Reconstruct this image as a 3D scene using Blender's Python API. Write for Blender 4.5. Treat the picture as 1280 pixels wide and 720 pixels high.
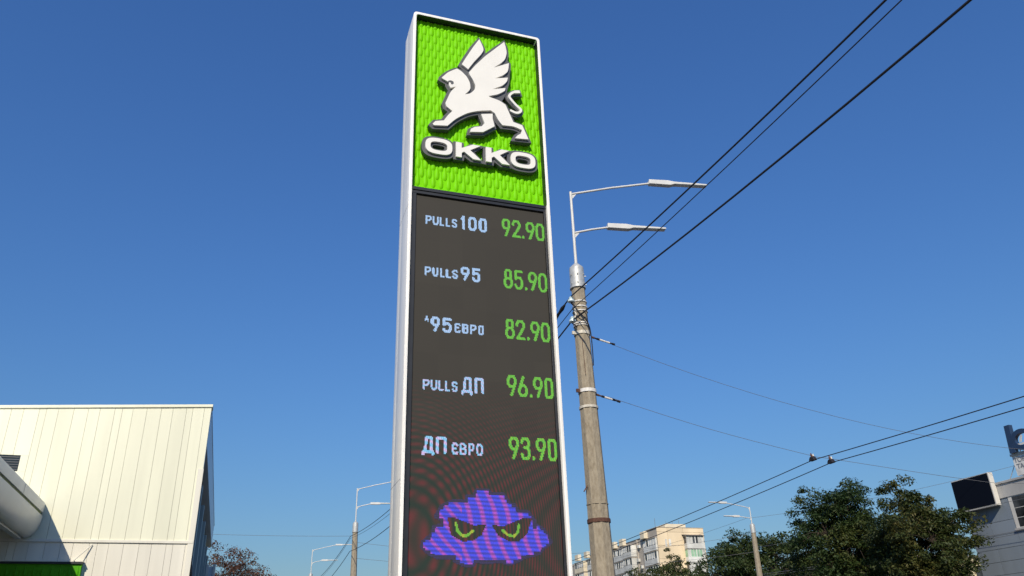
import bpy, math, random
import numpy as np
from mathutils import Vector, Matrix
for o in list(bpy.data.objects): bpy.data.objects.remove(o)
scene = bpy.context.scene
col = scene.collection
R = math.radians
rnd = random.Random(7)

# ------------------------------------------------------------------ camera
# world: X across the street (right), Y along the street, Z up; the photographer stands on the forecourt at the origin
pitch, roll, yaw = R(25.806), R(2.0755), R(19.340)
fw = Vector((math.sin(yaw)*math.cos(pitch), math.cos(yaw)*math.cos(pitch), math.sin(pitch)))
r0 = Vector((math.cos(yaw), -math.sin(yaw), 0)); u0 = r0.cross(fw)
rt = r0*math.cos(roll) - u0*math.sin(roll); up = r0*math.sin(roll) + u0*math.cos(roll)
cam = bpy.data.cameras.new('camera'); camo = bpy.data.objects.new('camera', cam); col.objects.link(camo)
camo.matrix_world = Matrix(((rt.x, up.x, -fw.x, 0), (rt.y, up.y, -fw.y, 0), (rt.z, up.z, -fw.z, 1.6), (0, 0, 0, 1)))
cam.sensor_width = 36; cam.lens = 36*989.7/1280; cam.clip_start = 0.05; cam.clip_end = 6000
scene.camera = camo

# ------------------------------------------------------------------ sky and sun
SUN_EL, SUN_PHI = R(35.2), R(25.5)          # sun behind the photographer, a little to the left
world = bpy.data.worlds.new('World'); scene.world = world; world.use_nodes = True
nt = world.node_tree; nt.nodes.clear()
sky = nt.nodes.new('ShaderNodeTexSky'); sky.sky_type = 'NISHITA'; sky.sun_disc = False
sky.sun_elevation = SUN_EL; sky.sun_rotation = math.pi + SUN_PHI
sky.altitude = 0; sky.air_density = 2.4; sky.dust_density = 0.0; sky.ozone_density = 10.0
bg = nt.nodes.new('ShaderNodeBackground'); bg.inputs['Strength'].default_value = 0.116
wo = nt.nodes.new('ShaderNodeOutputWorld')
wb = nt.nodes.new('ShaderNodeMix'); wb.data_type = 'RGBA'; wb.blend_type = 'MULTIPLY'; wb.inputs[0].default_value = 1.0   # white balance of the clear sky
wb.inputs[7].default_value = (0.455, 0.635, 1.0, 1)
nt.links.new(sky.outputs[0], wb.inputs[6]); nt.links.new(wb.outputs[2], bg.inputs[0]); nt.links.new(bg.outputs[0], wo.inputs[0])
sl = bpy.data.lights.new('sun', 'SUN'); sl.energy = 4.5; sl.angle = R(0.53); sl.color = (1.0, 0.89, 0.715)
so = bpy.data.objects.new('sun', sl); col.objects.link(so)
tosun = Vector((-math.sin(SUN_PHI)*math.cos(SUN_EL), -math.cos(SUN_PHI)*math.cos(SUN_EL), math.sin(SUN_EL)))
so.rotation_euler = tosun.to_track_quat('Z', 'Y').to_euler(); so.location = (-20, -40, 40)
scene.view_settings.view_transform = 'Standard'; scene.view_settings.look = 'None'
scene.view_settings.exposure = 0.0; scene.view_settings.gamma = 1.0
scene.render.resolution_x = 1024; scene.render.resolution_y = 576

# ------------------------------------------------------------------ materials
M = {}
def mat(key, c, rough=0.6, var=0.0, vs=3.0, bump=0.0, bs=60.0, metal=0.0, spec=0.5, c2=None, stretch=(1, 1, 1), detail=6.0, tex='Object', lo=0.35, hi=0.65, orand=0.0):
    m = bpy.data.materials.new(key); m.use_nodes = True; n = m.node_tree.nodes; l = m.node_tree.links
    b = n['Principled BSDF']; b.inputs['Base Color'].default_value = (*c, 1)
    b.inputs['Roughness'].default_value = rough; b.inputs['Metallic'].default_value = metal
    b.inputs['Specular IOR Level'].default_value = spec
    if var or c2 or bump:
        tc = n.new('ShaderNodeTexCoord'); mp = n.new('ShaderNodeMapping'); mp.inputs['Scale'].default_value = stretch
        l.new(tc.outputs[tex], mp.inputs[0])
    if var or c2:
        no = n.new('ShaderNodeTexNoise'); no.inputs['Scale'].default_value = vs; no.inputs['Detail'].default_value = detail
        l.new(mp.outputs[0], no.inputs[0])
        rp = n.new('ShaderNodeValToRGB'); rp.color_ramp.elements[0].position = lo; rp.color_ramp.elements[1].position = hi
        a = tuple(x*(1-var) for x in c); d = c2 if c2 else tuple(min(1, x*(1+var)) for x in c)
        rp.color_ramp.elements[0].color = (*a, 1); rp.color_ramp.elements[1].color = (*d, 1)
        l.new(no.outputs[0], rp.inputs[0]); l.new(rp.outputs[0], b.inputs['Base Color'])
        if orand:                                   # each panel a slightly different tone
            oi = n.new('ShaderNodeObjectInfo'); mr = n.new('ShaderNodeMapRange'); mr.inputs[3].default_value = 1-orand; mr.inputs[4].default_value = 1+orand*.4
            hs = n.new('ShaderNodeHueSaturation'); l.new(oi.outputs['Random'], mr.inputs[0]); l.new(mr.outputs[0], hs.inputs['Value'])
            l.new(rp.outputs[0], hs.inputs['Color']); l.new(hs.outputs[0], b.inputs['Base Color'])
    if bump:
        n2 = n.new('ShaderNodeTexNoise'); n2.inputs['Scale'].default_value = bs; n2.inputs['Detail'].default_value = 5
        bp = n.new('ShaderNodeBump'); bp.inputs['Strength'].default_value = bump; bp.inputs['Distance'].default_value = 0.02
        l.new(mp.outputs[0], n2.inputs[0]); l.new(n2.outputs[0], bp.inputs['Height']); l.new(bp.outputs[0], b.inputs['Normal'])
    M[key] = m
    return m
mat('white_paint', (0.875, 0.855, 0.805), 0.35, 0.075, 2.2, 0.0, stretch=(5, 5, .22), lo=.30, hi=.55)
mat('emblem_white', (0.82, 0.80, 0.745), 0.35, 0.02, 4)
mat('emblem_grey', (0.085, 0.088, 0.095), 0.5, 0.1, 8)
mat('lime', (0.185, 0.62, 0.001), 0.5, 0.07, 2.5, spec=.10)
mat('black_trim', (0.014, 0.016, 0.02), 0.45, 0.2, 6)
mat('galvanised', (0.46, 0.47, 0.46), 0.5, 0.14, 14, metal=0.25)
mat('concrete', (0.235, 0.195, 0.140), 0.9, 0.0, 9.0, 0.6, 26.0, c2=(0.345, 0.298, 0.222), stretch=(2.2, 2.2, .75), detail=14, lo=.30, hi=.62)
mat('rust', (0.10, 0.045, 0.03), 0.85, 0.3, 30)
mat('clamp', (0.58, 0.54, 0.46), 0.6, 0.2, 20)
mat('glass_insulator', (0.55, 0.68, 0.72), 0.15)
mat('porcelain', (0.72, 0.70, 0.66), 0.3, .1, 20)
mat('cable', (0.016, 0.013, 0.016), 0.6)
mat('wire_grey', (0.15, 0.15, 0.155), 0.55)
mat('lamp_paint', (0.62, 0.62, 0.60), 0.45, .06, 6)
mat('lamp_lens', (0.70, 0.70, 0.66), 0.25)
mat('cream_panel', (0.79, 0.785, 0.61), 0.42, 0.045, 0.9, 0.03, 2.0, stretch=(3, 3, .3), orand=.05)
mat('pale_panel', (0.75, 0.725, 0.625), 0.45, 0.05, 1.1, 0.03, 2.0, stretch=(3, 3, .3), orand=.06)
mat('joint', (0.30, 0.29, 0.235), 0.8)
mat('canopy_white', (0.66, 0.66, 0.62), 0.33, 0.05, .9)
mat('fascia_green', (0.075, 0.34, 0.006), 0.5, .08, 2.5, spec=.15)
mat('canopy_slot', (0.10, 0.15, 0.03), 0.6)
mat('soffit', (0.45, 0.47, 0.46), 0.6, 0.05, 1)
mat('teal_panel', (0.30, 0.37, 0.38), 0.28, 0.07, .6)
mat('blue_grey_panel', (0.55, 0.60, 0.65), 0.35, 0.05, .5)
mat('dark_glass', (0.03, 0.04, 0.045), 0.06)
mat('apt_yellow', (0.78, 0.635, 0.44), 0.9, 0.09, .35, 0.1, 8, stretch=(1, 1, .5), orand=.10)
mat('apt_grey', (0.40, 0.36, 0.31), 0.9, 0.12, .4, stretch=(1, 1, .5))
mat('apt_white', (0.66, 0.66, 0.63), 0.7, 0.12, .8, orand=.22)
mat('apt_cream', (0.70, 0.62, 0.47), 0.85, 0.08, .6)
mat('apt_joint', (0.20, 0.16, 0.12), 0.9)
mat('curtain_glass', (0.06, 0.065, 0.07), 0.15, 0.75, 1.3, spec=.35, orand=.6)
mat('green_curtain', (0.30, 0.50, 0.34), 0.25, 0.25, .9)
mat('roof_felt', (0.09, 0.085, 0.08), 0.95, .2, 2)
mat('slate_panel', (0.205, 0.245, 0.29), 0.75, 0.10, .8, stretch=(1, 1, .4), orand=.07)
mat('stone_trim', (0.43, 0.42, 0.40), 0.8, 0.10, 1.2)
mat('off_white_frame', (0.62, 0.60, 0.55), 0.6, .06, 4)
mat('board_black', (0.0045, 0.007, 0.014), 0.9, spec=.06)
mat('letter_blue', (0.022, 0.045, 0.10), 0.4, .1, 3)
mat('sign_white', (0.66, 0.65, 0.62), 0.6, 0.2, 3.5)
mat('sign_ink', (0.22, 0.23, 0.25), 0.7)
mat('yellow_wall', (0.72, 0.62, 0.40), 0.9, .06, .5)
mat('bark', (0.075, 0.055, 0.04), 0.95, .3, 6, .6, 30, stretch=(1, 1, .25))
mat('asphalt', (0.055, 0.055, 0.056), 0.92, .2, 4, .35, 160)
mat('paving', (0.20, 0.19, 0.18), 0.9, .1, 2, .2, 90)
mat('kerbstone', (0.33, 0.32, 0.30), 0.9, .1, 5, .2, 60)
mat('road_paint', (0.75, 0.75, 0.72), 0.7, .08, 5)
mat('earth', (0.09, 0.10, 0.045), 0.95, .3, .3, .3, 20)
def leaf_mat(key, c1, c2, c3=None, trans=0.3, sc=.55):
    m = bpy.data.materials.new(key); m.use_nodes = True; n = m.node_tree.nodes; l = m.node_tree.links
    b = n['Principled BSDF']; b.inputs['Roughness'].default_value = 0.55; b.inputs['Specular IOR Level'].default_value = .3
    g = n.new('ShaderNodeNewGeometry'); no = n.new('ShaderNodeTexNoise'); no.inputs['Scale'].default_value = sc; no.inputs['Detail'].default_value = 3
    l.new(g.outputs['Position'], no.inputs[0])
    ad = n.new('ShaderNodeMath'); ad.operation = 'MULTIPLY_ADD'; ad.inputs[1].default_value = .26; 
    l.new(g.outputs['Random Per Island'], ad.inputs[0]); l.new(no.outputs[0], ad.inputs[2])
    rp = n.new('ShaderNodeValToRGB'); e = rp.color_ramp.elements
    e[0].position = .40; e[0].color = (*c1, 1); e[1].position = .90; e[1].color = (*(c3 or c2), 1)
    k = e.new(.64); k.color = (*c2, 1)
    l.new(ad.outputs[0], rp.inputs[0]); l.new(rp.outputs[0], b.inputs['Base Color'])
    t = n.new('ShaderNodeBsdfTranslucent'); l.new(rp.outputs[0], t.inputs[0])
    mx = n.new('ShaderNodeMixShader'); mx.inputs[0].default_value = trans
    l.new(b.outputs[0], mx.inputs[1]); l.new(t.outputs[0], mx.inputs[2]); l.new(mx.outputs[0], n['Material Output'].inputs[0])
    M[key] = m
leaf_mat('leaf_dark', (0.024, 0.044, 0.013), (0.045, 0.072, 0.020), (0.090, 0.105, 0.030))
leaf_mat('leaf_mid', (0.020, 0.042, 0.012), (0.040, 0.070, 0.018), (0.095, 0.105, 0.028))
leaf_mat('leaf_olive', (0.024, 0.042, 0.012), (0.052, 0.072, 0.019), (0.125, 0.110, 0.030))
leaf_mat('leaf_rust', (0.10, 0.048, 0.032), (0.16, 0.078, 0.048), (0.20, 0.135, 0.055))
# LED modules: dull black face; faint camera moire is painted into the emission of its lower part
def led_face():
    m = bpy.data.materials.new('led_face'); m.use_nodes = True; n = m.node_tree.nodes; l = m.node_tree.links
    b = n['Principled BSDF']; b.inputs['Base Color'].default_value = (0.020, 0.019, 0.017, 1); b.inputs['Roughness'].default_value = .7; b.inputs['Specular IOR Level'].default_value = .25
    g = n.new('ShaderNodeNewGeometry'); s = n.new('ShaderNodeSeparateXYZ'); l.new(g.outputs['Position'], s.inputs[0])
    def mth(op, a, bb=None, c=None):
        k = n.new('ShaderNodeMath'); k.operation = op
        for i, v in enumerate((a, bb, c)):
            if v is None: continue
            if isinstance(v, (int, float)): k.inputs[i].default_value = v
            else: l.new(v, k.inputs[i])
        return k.outputs[0]
    dx = mth('SUBTRACT', s.outputs[0], 1.86); dz = mth('SUBTRACT', s.outputs[2], 2.98)
    r2 = mth('ADD', mth('MULTIPLY', mth('MULTIPLY', dx, dx), 1.0), mth('MULTIPLY', mth('MULTIPLY', dz, dz), 0.55))
    st = mth('SINE', mth('MULTIPLY', r2, 62.0))
    da = mth('SINE', mth('MULTIPLY_ADD', mth('MULTIPLY', dz, dz), 30.0, mth('MULTIPLY', dx, -26.0)))
    w = mth('MULTIPLY', mth('MULTIPLY_ADD', st, .5, .5), mth('MULTIPLY_ADD', da, .35, .65))
    fade = n.new('ShaderNodeMapRange'); fade.interpolation_type = 'SMOOTHSTEP'
    fade.inputs[1].default_value = 5.15; fade.inputs[2].default_value = 3.5; fade.inputs[3].default_value = 0; fade.inputs[4].default_value = 1
    l.new(s.outputs[2], fade.inputs[0])
    mx = n.new('ShaderNodeMix'); mx.data_type = 'RGBA'; mx.inputs[6].default_value = (0.000, 0.018, 0.012, 1); mx.inputs[7].default_value = (0.105, 0.012, 0.016, 1)
    l.new(w, mx.inputs[0])
    m2 = n.new('ShaderNodeMix'); m2.data_type = 'RGBA'; m2.inputs[6].default_value = (0.028, 0.024, 0.018, 1)
    l.new(fade.outputs[0], m2.inputs[0]); l.new(mx.outputs[2], m2.inputs[7])
    cb = n.new('ShaderNodeCombineXYZ'); l.new(mth('FLOOR', mth('DIVIDE', dx, .32)), cb.inputs[0]); l.new(mth('FLOOR', mth('DIVIDE', dz, .32)), cb.inputs[1])
    wn = n.new('ShaderNodeTexWhiteNoise'); wn.noise_dimensions = '2D'; l.new(cb.outputs[0], wn.inputs[0])
    l.new(m2.outputs[2], b.inputs['Emission Color']); l.new(mth('MULTIPLY_ADD', wn.outputs[0], .16, .92), b.inputs['Emission Strength'])
    M['led_face'] = m
led_face()
def led_lit():
    m = bpy.data.materials.new('led_lit'); m.use_nodes = True; n = m.node_tree.nodes; l = m.node_tree.links
    b = n['Principled BSDF']; b.inputs['Base Color'].default_value = (0.02, 0.02, 0.02, 1); b.inputs['Roughness'].default_value = .8
    a = n.new('ShaderNodeAttribute'); a.attribute_name = 'Col'
    l.new(a.outputs['Color'], b.inputs['Emission Color']); b.inputs['Emission Strength'].default_value = 1.0
    M['led_lit'] = m
led_lit()

# ------------------------------------------------------------------ helpers
ORG = {}
class MB:
    """collects world-space geometry; build() links it as one mesh object"""
    def __init__(s): s.v = []; s.f = []
    def quad(s, a, b, c, d): i = len(s.v); s.v += [a, b, c, d]; s.f.append((i, i+1, i+2, i+3)); return s
    def box(s, x0, x1, y0, y1, z0, z1):
        i = len(s.v); s.v += [(x, y, z) for z in (z0, z1) for y in (y0, y1) for x in (x0, x1)]
        s.f += [(i+a, i+b, i+c, i+d) for a, b, c, d in ((0, 2, 3, 1), (4, 5, 7, 6), (0, 1, 5, 4), (2, 6, 7, 3), (0, 4, 6, 2), (1, 3, 7, 5))]
        return s
    def prism(s, pts, fn, a, b):
        """pts: 2-D outline; fn(u,v,w) -> world point; extruded from w=a to w=b"""
        n = len(pts); i = len(s.v)
        s.v += [fn(u, v, a) for u, v in pts] + [fn(u, v, b) for u, v in pts]
        s.f += [tuple(range(i, i+n)), tuple(range(i+2*n-1, i+n-1, -1))]
        s.f += [(i+k, i+(k+1) % n, i+n+(k+1) % n, i+n+k) for k in range(n)]
        return s
    def tube(s, pts, rad, n=8, caps=True):
        pts = [Vector(p) for p in pts]; rad = rad if isinstance(rad, (list, tuple)) else [rad]*len(pts)
        i0 = len(s.v); ref = None
        for k, p in enumerate(pts):
            t = (pts[min(k+1, len(pts)-1)] - pts[max(k-1, 0)]).normalized()
            if ref is None:
                ref = Vector((0, 0, 1)) if abs(t.z) < .9 else Vector((1, 0, 0))
            a = (ref - t*ref.dot(t)).normalized(); ref = a; b = t.cross(a)
            s.v += [tuple(p + (a*math.cos(2*math.pi*j/n) + b*math.sin(2*math.pi*j/n))*rad[k]) for j in range(n)]
        for k in range(len(pts)-1):
            for j in range(n):
                q = i0+k*n; s.f.append((q+j, q+(j+1) % n, q+n+(j+1) % n, q+n+j))
        if caps:
            s.f.append(tuple(range(i0+n-1, i0-1, -1))); e = i0+(len(pts)-1)*n; s.f.append(tuple(range(e, e+n)))
        return s
    def build(s, name, m, parent=None, smooth=False, bevel=0.0):
        me = bpy.data.meshes.new(name)
        o0 = ORG.get(parent.name, Vector((0, 0, 0))) if parent else Vector((0, 0, 0))
        me.from_pydata([(x-o0[0], y-o0[1], z-o0[2]) for x, y, z in s.v], [], s.f); me.validate(); me.update()
        import bmesh
        bm = bmesh.new(); bm.from_mesh(me); bmesh.ops.recalc_face_normals(bm, faces=bm.faces)
        if bevel:
            bmesh.ops.bevel(bm, geom=[e for e in bm.edges if e.calc_face_angle(0) > .6], offset=bevel, segments=2, affect='EDGES', profile=.6, clamp_overlap=True)
        if smooth:
            for f in bm.faces: f.smooth = True
            for e in bm.edges: e.smooth = e.calc_face_angle(0) < R(38)
        bm.to_mesh(me); bm.free()
        me.materials.append(M[m]); ob = bpy.data.objects.new(name, me); col.objects.link(ob)
        if parent: ob.parent = parent
        ORG[ob.name] = o0
        return ob
def thing(name, label, cat, loc, group=None):
    e = bpy.data.objects.new(name, None); e.empty_display_size = .3; col.objects.link(e); e.location = loc
    ORG[e.name] = Vector(loc); tag(e, label, cat, group); return e
def tag(o, label, cat, group=None):
    o['label'] = label; o['category'] = cat
    if group: o['group'] = group
    return o
def structure(o): o['kind'] = 'structure'; return o
def dup(root, loc, label=None, group=None):
    def cp(o, par):
        c = o.copy(); col.objects.link(c); c.parent = par
        for ch in o.children: cp(ch, c)
        return c
    kids = list(root.children)
    r = root.copy(); col.objects.link(r); r.location = loc; ORG[r.name] = Vector(loc)
    for ch in kids: cp(ch, r)
    if label: r['label'] = label
    if group: r['group'] = group
    return r
def share(src, name, parent, off):
    """another piece with the same mesh, moved by off"""
    o = bpy.data.objects.new(name, src.data); col.objects.link(o); o.parent = parent; o.location = Vector(src.location) + Vector(off); ORG[o.name] = ORG.get(parent.name, Vector((0,0,0)))
    return o

# ------------------------------------------------------------------ ground, road, pavements
structure(MB().quad((-2500, -2500, -.02), (2500, -2500, -.02), (2500, 2500, -.02), (-2500, 2500, -.02)).build('ground', 'earth'))
structure(MB().box(-40, 4.4, -30, 21.2, -.3, 0.0).build('forecourt', 'asphalt'))
structure(MB().box(7.6, 29.6, -400, 600, -.3, -.008).build('road', 'asphalt'))
pv = structure(MB().box(4.6, 7.4, -400, 600, -.3, 0.12).build('pavement_near', 'paving'))
pv2 = structure(MB().box(29.8, 37.9, -400, 600, -.3, 0.12).build('pavement_far', 'paving'))
for nm, x0, x1 in (('kerb_near', 7.4, 7.6), ('kerb_far', 29.6, 29.8), ('kerb_forecourt', 4.4, 4.6)):
    structure(MB().box(x0, x1, -400, 600, -.3, 0.128).build(nm, 'kerbstone'))
lane = MB()
for xx in (11.3, 14.9, 22.3, 25.9):
    for k in range(-12, 45): lane.box(xx-.06, xx+.06, k*6.0, k*6.0+2.4, -.008, -.003)
for xx in (18.5, 18.8): lane.box(xx-.06, xx+.06, -80, 290, -.008, -.003)
structure(lane.build('lane_markings', 'road_paint'))

# ------------------------------------------------------------------ the price totem
TX = 2.755                                     # centre line of the totem
tot = thing('price_totem', 'tall white framed fuel price totem with lime green emblem panel and dark display', 'price sign', (TX, 9.3, 0))
XL, XR, ZT = 1.729, 3.781, 10.765
def rr_outline(x0, x1, z0, z1, r, n=5, bottom=False):
    p = []
    for cx, cz, a0 in ((x1-r, z1-r, 0), (x0+r, z1-r, 90)):
        p += [(cx+r*math.cos(R(a0+90*k/n)), cz+r*math.sin(R(a0+90*k/n))) for k in range(n+1)]
    return p + [(x0, z0), (x1, z0)]
def ring(outer, inner, y0, y1):
    """open frame between two outlines with the same number of points"""
    m = MB(); n = len(outer)
    for P in (outer, inner):
        for y in (y0, y1): m.v += [(x, y, z) for x, z in P]
    o0, o1, i0, i1 = 0, n, 2*n, 3*n
    for k in range(n):
        j = (k+1) % n
        m.f += [(o0+k, o0+j, i0+j, i0+k), (o1+k, i1+k, i1+j, o1+j), (o0+k, o1+k, o1+j, o0+j), (i0+k, i0+j, i1+j, i1+k)]
    return m
fo = rr_outline(XL, XR, 0.0, ZT, .055); fi = rr_outline(XL+.043, XR-.043, 0.12, ZT-.045, .035)
ring(fo, fi, 9.0, 9.45).build('front_shell', 'white_paint', tot, smooth=True, bevel=.006)
bo = rr_outline(XL+.004, XR-.004, 0.0, ZT-.004, .055); bi = rr_outline(XL+.05, XR-.05, 0.12, ZT-.05, .035)
ring(bo, bi, 9.466, 9.64).build('rear_shell', 'white_paint', tot, smooth=True, bevel=.006)
MB().box(XL+.045, XR-.045, 9.14, 9.60, 0.0, ZT-.047).build('core', 'black_trim', tot)
for z in (3.62, 7.30): 
    MB().box(XL-.0008, XL+.001, 9.012, 9.44, z, z+.004).build('shell_seam', 'emblem_grey', tot); MB().box(XL+.003, XL+.0055, 9.475, 9.63, z, z+.004).build('shell_seam', 'emblem_grey', tot)
# dark lining inside the front frame
MB().box(XL+.0445, XR-.0445, 9.006, 9.1385, ZT-.0495, ZT-.0462).build('reveal_lining', 'black_trim', tot)
MB().box(XL+.0438, XL+.0472, 9.006, 9.1385, 7.623, ZT-.0505).build('reveal_lining', 'black_trim', tot)
MB().box(XR-.0472, XR-.0438, 9.006, 9.1385, 7.623, ZT-.0505).build('reveal_lining', 'black_trim', tot)
SCALE_Y = 9.125
GP = MB().box(XL+.048, XR-.048, 9.1255, 9.138, 7.625, ZT-.051).build('green_panel', 'lime', tot)
MB().box(XL+.049, XR-.049, 9.105, 9.125, 7.622, 7.672).build('panel_lip', 'lime', GP)
def scale_geom(cx, z0, m=None):
    m = m or MB(); i = len(m.v); L = .302
    rows = ((0.0, .014, .004), (.05, .027, .014), (.14, .034, .023), (.34, .035, .024), (.50, .025, .018), (.66, .015, .012), (1.0, .012, .006))
    for t, w, h in rows:
        for u in (-1, -.62, 0, .62, 1):
            m.v.append((cx+u*w, SCALE_Y - .82*h*(1-abs(u)**2.2), z0+t*L))
    for k in range(len(rows)-1):
        for j in range(4): q = i+k*5+j; m.f.append((q, q+1, q+6, q+5))
    m.f.append((i, i+1, i+2, i+3, i+4))
    return m
PX, PZ = .1105, .290
slots = []
for r_ in range(0, 11):
    for c_ in range(-9, 10):
        for off in (0, 1):
            x = TX + c_*PX + off*PX/2; z = 7.690 + r_*PZ + off*PZ/2
            if XL+.085 < x < XR-.085 and z < ZT-.33: slots.append((z, x))
slots.sort()
first = None
for z, x in slots[:300]:
    if first is None:
        first = scale_geom(x, z).build('scale', 'lime', GP, smooth=True); fx, fz = x, z
    else: share(first, 'scale', GP, (x-fx, 0, z-fz))
up_ = MB()
for z, x in slots[300:]: scale_geom(x, z, up_)
for c_ in range(-9, 10):                       # cut scales along the upper and side edges
    for off in (0, 1):
        x = TX + c_*PX + off*PX/2; z = 7.690 + 10*PZ + off*PZ/2 - (PZ if off else 0)
        if XL+.085 < x < XR-.085 and z > ZT-.33: 
            i = len(up_.v); scale_geom(x, z, up_); up_.v[i:] = [(a, b, min(c, ZT-.05)) for a, b, c in up_.v[i:]]
st_ = up_.build('scales', 'lime', GP, smooth=True); st_['kind'] = 'stuff'

# emblem: winged lion, dark body with a white face plate
GR_MAIN = [(-0.374, 9.766),(-0.431, 9.727),(-0.521, 9.658),(-0.61, 9.541),(-0.617, 9.516),(-0.505, 9.462),(-0.508, 9.416),(-0.476, 9.359),(-0.405, 9.398),(-0.462, 9.332),(-0.493, 9.266),(-0.56, 9.074),(-0.541, 9.008),(-0.455, 8.947),(-0.521, 8.864),(-0.577, 8.76),(-0.7, 8.723),(-0.746, 8.656),(-0.717, 8.628),(-0.511, 8.661),(-0.389, 8.812),(-0.214, 8.954),(-0.038, 9.032),(0.14, 9.078),(0.195, 9.043),(0.246, 8.925),(0.312, 8.845),(0.492, 8.86),(0.612, 8.826),(0.593, 8.764),(0.538, 8.725),(0.495, 8.651),(0.726, 8.675),(0.636, 8.925),(0.496, 8.955),(0.384, 9.25),(0.287, 9.313),(0.146, 9.341),(0.127, 9.349),(0.269, 9.405),(0.382, 9.505),(0.391, 9.573),(0.197, 9.503),(0.352, 9.596),(0.428, 9.702),(0.437, 9.785),(0.241, 9.72),(0.357, 9.791),(0.44, 9.885),(0.46, 9.985),(0.463, 10.08),(0.219, 9.928),(0.322, 10.013),(0.407, 10.125),(0.439, 10.267),(0.422, 10.397),(0.394, 10.493),(0.235, 10.316),(0.069, 10.122),(-0.093, 9.899),(-0.199, 9.729),(-0.187, 9.683),(-0.136, 9.6),(-0.098, 9.498),(-0.109, 9.43),(-0.166, 9.349),(-0.241, 9.306),(-0.181, 9.374),(-0.157, 9.426),(-0.162, 9.529),(-0.212, 9.644),(-0.303, 9.734)]
GR_WING = [(-0.015, 10.443),(0.027, 10.354),(0.057, 10.269),(0.058, 10.21),(0.017, 10.125),(-0.092, 9.958),(-0.199, 9.777),(-0.251, 9.812),(-0.309, 9.855),(-0.25, 9.992),(-0.128, 10.245)]
GR_LEG = [(-0.009, 8.987),(0.169, 9.032),(0.167, 8.943),(0.194, 8.809),(0.015, 8.668),(-0.179, 8.632),(-0.169, 8.687),(-0.11, 8.733),(-0.003, 8.767),(0.041, 8.834)]
GR_TAIL = [(0.616, 9.547),(0.516, 9.516),(0.448, 9.446),(0.455, 9.387),(0.538, 9.285),(0.617, 9.207),(0.594, 9.154),(0.532, 9.133),(0.447, 9.162)]

def offset(poly, d):
    n = len(poly); A = sum(poly[k][0]*poly[(k+1) % n][1]-poly[(k+1) % n][0]*poly[k][1] for k in range(n))
    s = 1 if A > 0 else -1; out = []
    for k in range(n):
        p0, p1, p2 = (Vector(poly[(k+j) % n]) for j in (-1, 0, 1))
        a = (p1-p0).normalized(); b = (p2-p1).normalized()
        na = Vector((a.y, -a.x))*s; nb = Vector((b.y, -b.x))*s; m_ = na+nb
        m_ = m_.normalized() if m_.length > 1e-4 else na
        q = p1 + m_*min(d/max(.3, m_.dot(na)), d*1.7); out.append((q.x, q.y))
    return out
def smooth_poly(P, corner=32):
    """round the gentle bends of an outline, keep sharp corners"""
    n = len(P); out = []
    for k in range(n):
        p0, p1, p2 = (Vector(P[(k+j) % n]) for j in (-1, 0, 1))
        ang = math.degrees((p1-p0).angle(p2-p1, 0))
        if ang < corner and ang > 6:
            d = min((p1-p0).length, (p2-p1).length)*.32
            out += [tuple(p1+(p0-p1).normalized()*d), tuple((p0*.12*0+p1*1) + ((p0-p1).normalized()+(p2-p1).normalized())*d*.28), tuple(p1+(p2-p1).normalized()*d)]
        else: out.append(tuple(p1))
    return out
LX = 2.77
EK = 1.00334
fn = lambda u, v, w: ((LX+u)*EK, w+.030, 1.6+(v-1.6)*EK)
def stroke_poly(pts, ws):
    L_, Rr = [], []
    for k, p in enumerate(pts):
        a = Vector(pts[max(0, k-1)]); b = Vector(pts[min(len(pts)-1, k+1)]); t = (b-a).normalized(); nn = Vector((-t.y, t.x))
        L_.append(tuple(Vector(p)+nn*ws[k])); Rr.append(tuple(Vector(p)-nn*ws[k]))
    return L_ + Rr[::-1]
def catmull(pts, n=4):
    out = []
    for k in range(len(pts)-1):
        p = [Vector(pts[max(0, min(len(pts)-1, k+j))]) for j in (-1, 0, 1, 2)]
        for i in range(n):
            t = i/n; out.append(tuple(.5*((2*p[1])+(p[2]-p[0])*t+(2*p[0]-5*p[1]+4*p[2]-p[3])*t*t+(3*p[1]-p[0]-3*p[2]+p[3])*t**3)))
    return out+[pts[-1]]
hull_drop = {(0.197, 9.503), (0.241, 9.72), (0.219, 9.928), (-0.476, 9.359), (-0.405, 9.398), (0.352, 9.596), (0.357, 9.791), (0.322, 10.013), (0.127, 9.349), (0.269, 9.405), (0.146, 9.341)}
i_lead = GR_MAIN.index((-0.199, 9.729))
GR_BODY = [p for p in GR_MAIN[:i_lead+1] if p not in hull_drop]
tl = catmull(GR_TAIL, 4); tw = [.026 if k < 4 else .019 for k in range(len(tl))]
tail_w = stroke_poly(tl, tw)
emb = MB().prism(offset(smooth_poly(GR_BODY), .036), fn, 8.988, 9.066).build('emblem_body', 'emblem_grey', tot, bevel=.004)
MB().prism(offset(smooth_poly(GR_WING), .036), fn, 8.990, 9.066).build('emblem_wing_body', 'emblem_grey', tot, bevel=.004)
MB().prism(offset(GR_LEG, .036), fn, 8.992, 9.066).build('emblem_leg_body', 'emblem_grey', tot, bevel=.004)
MB().prism(offset(tail_w, .034), fn, 8.994, 9.066).build('emblem_tail_body', 'emblem_grey', tot)
MB().prism(offset(smooth_poly(GR_MAIN), -.006), fn, 8.955, 8.9875).build('emblem_face', 'emblem_white', emb)
MB().prism(offset(smooth_poly(GR_WING), -.006), fn, 8.955, 8.9895).build('emblem_wing_face', 'emblem_white', emb)
MB().prism(GR_LEG, fn, 8.955, 8.9915).build('emblem_leg_face', 'emblem_white', emb)
MB().prism(tail_w, fn, 8.955, 8.9935).build('emblem_tail_face', 'emblem_white', emb)
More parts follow.
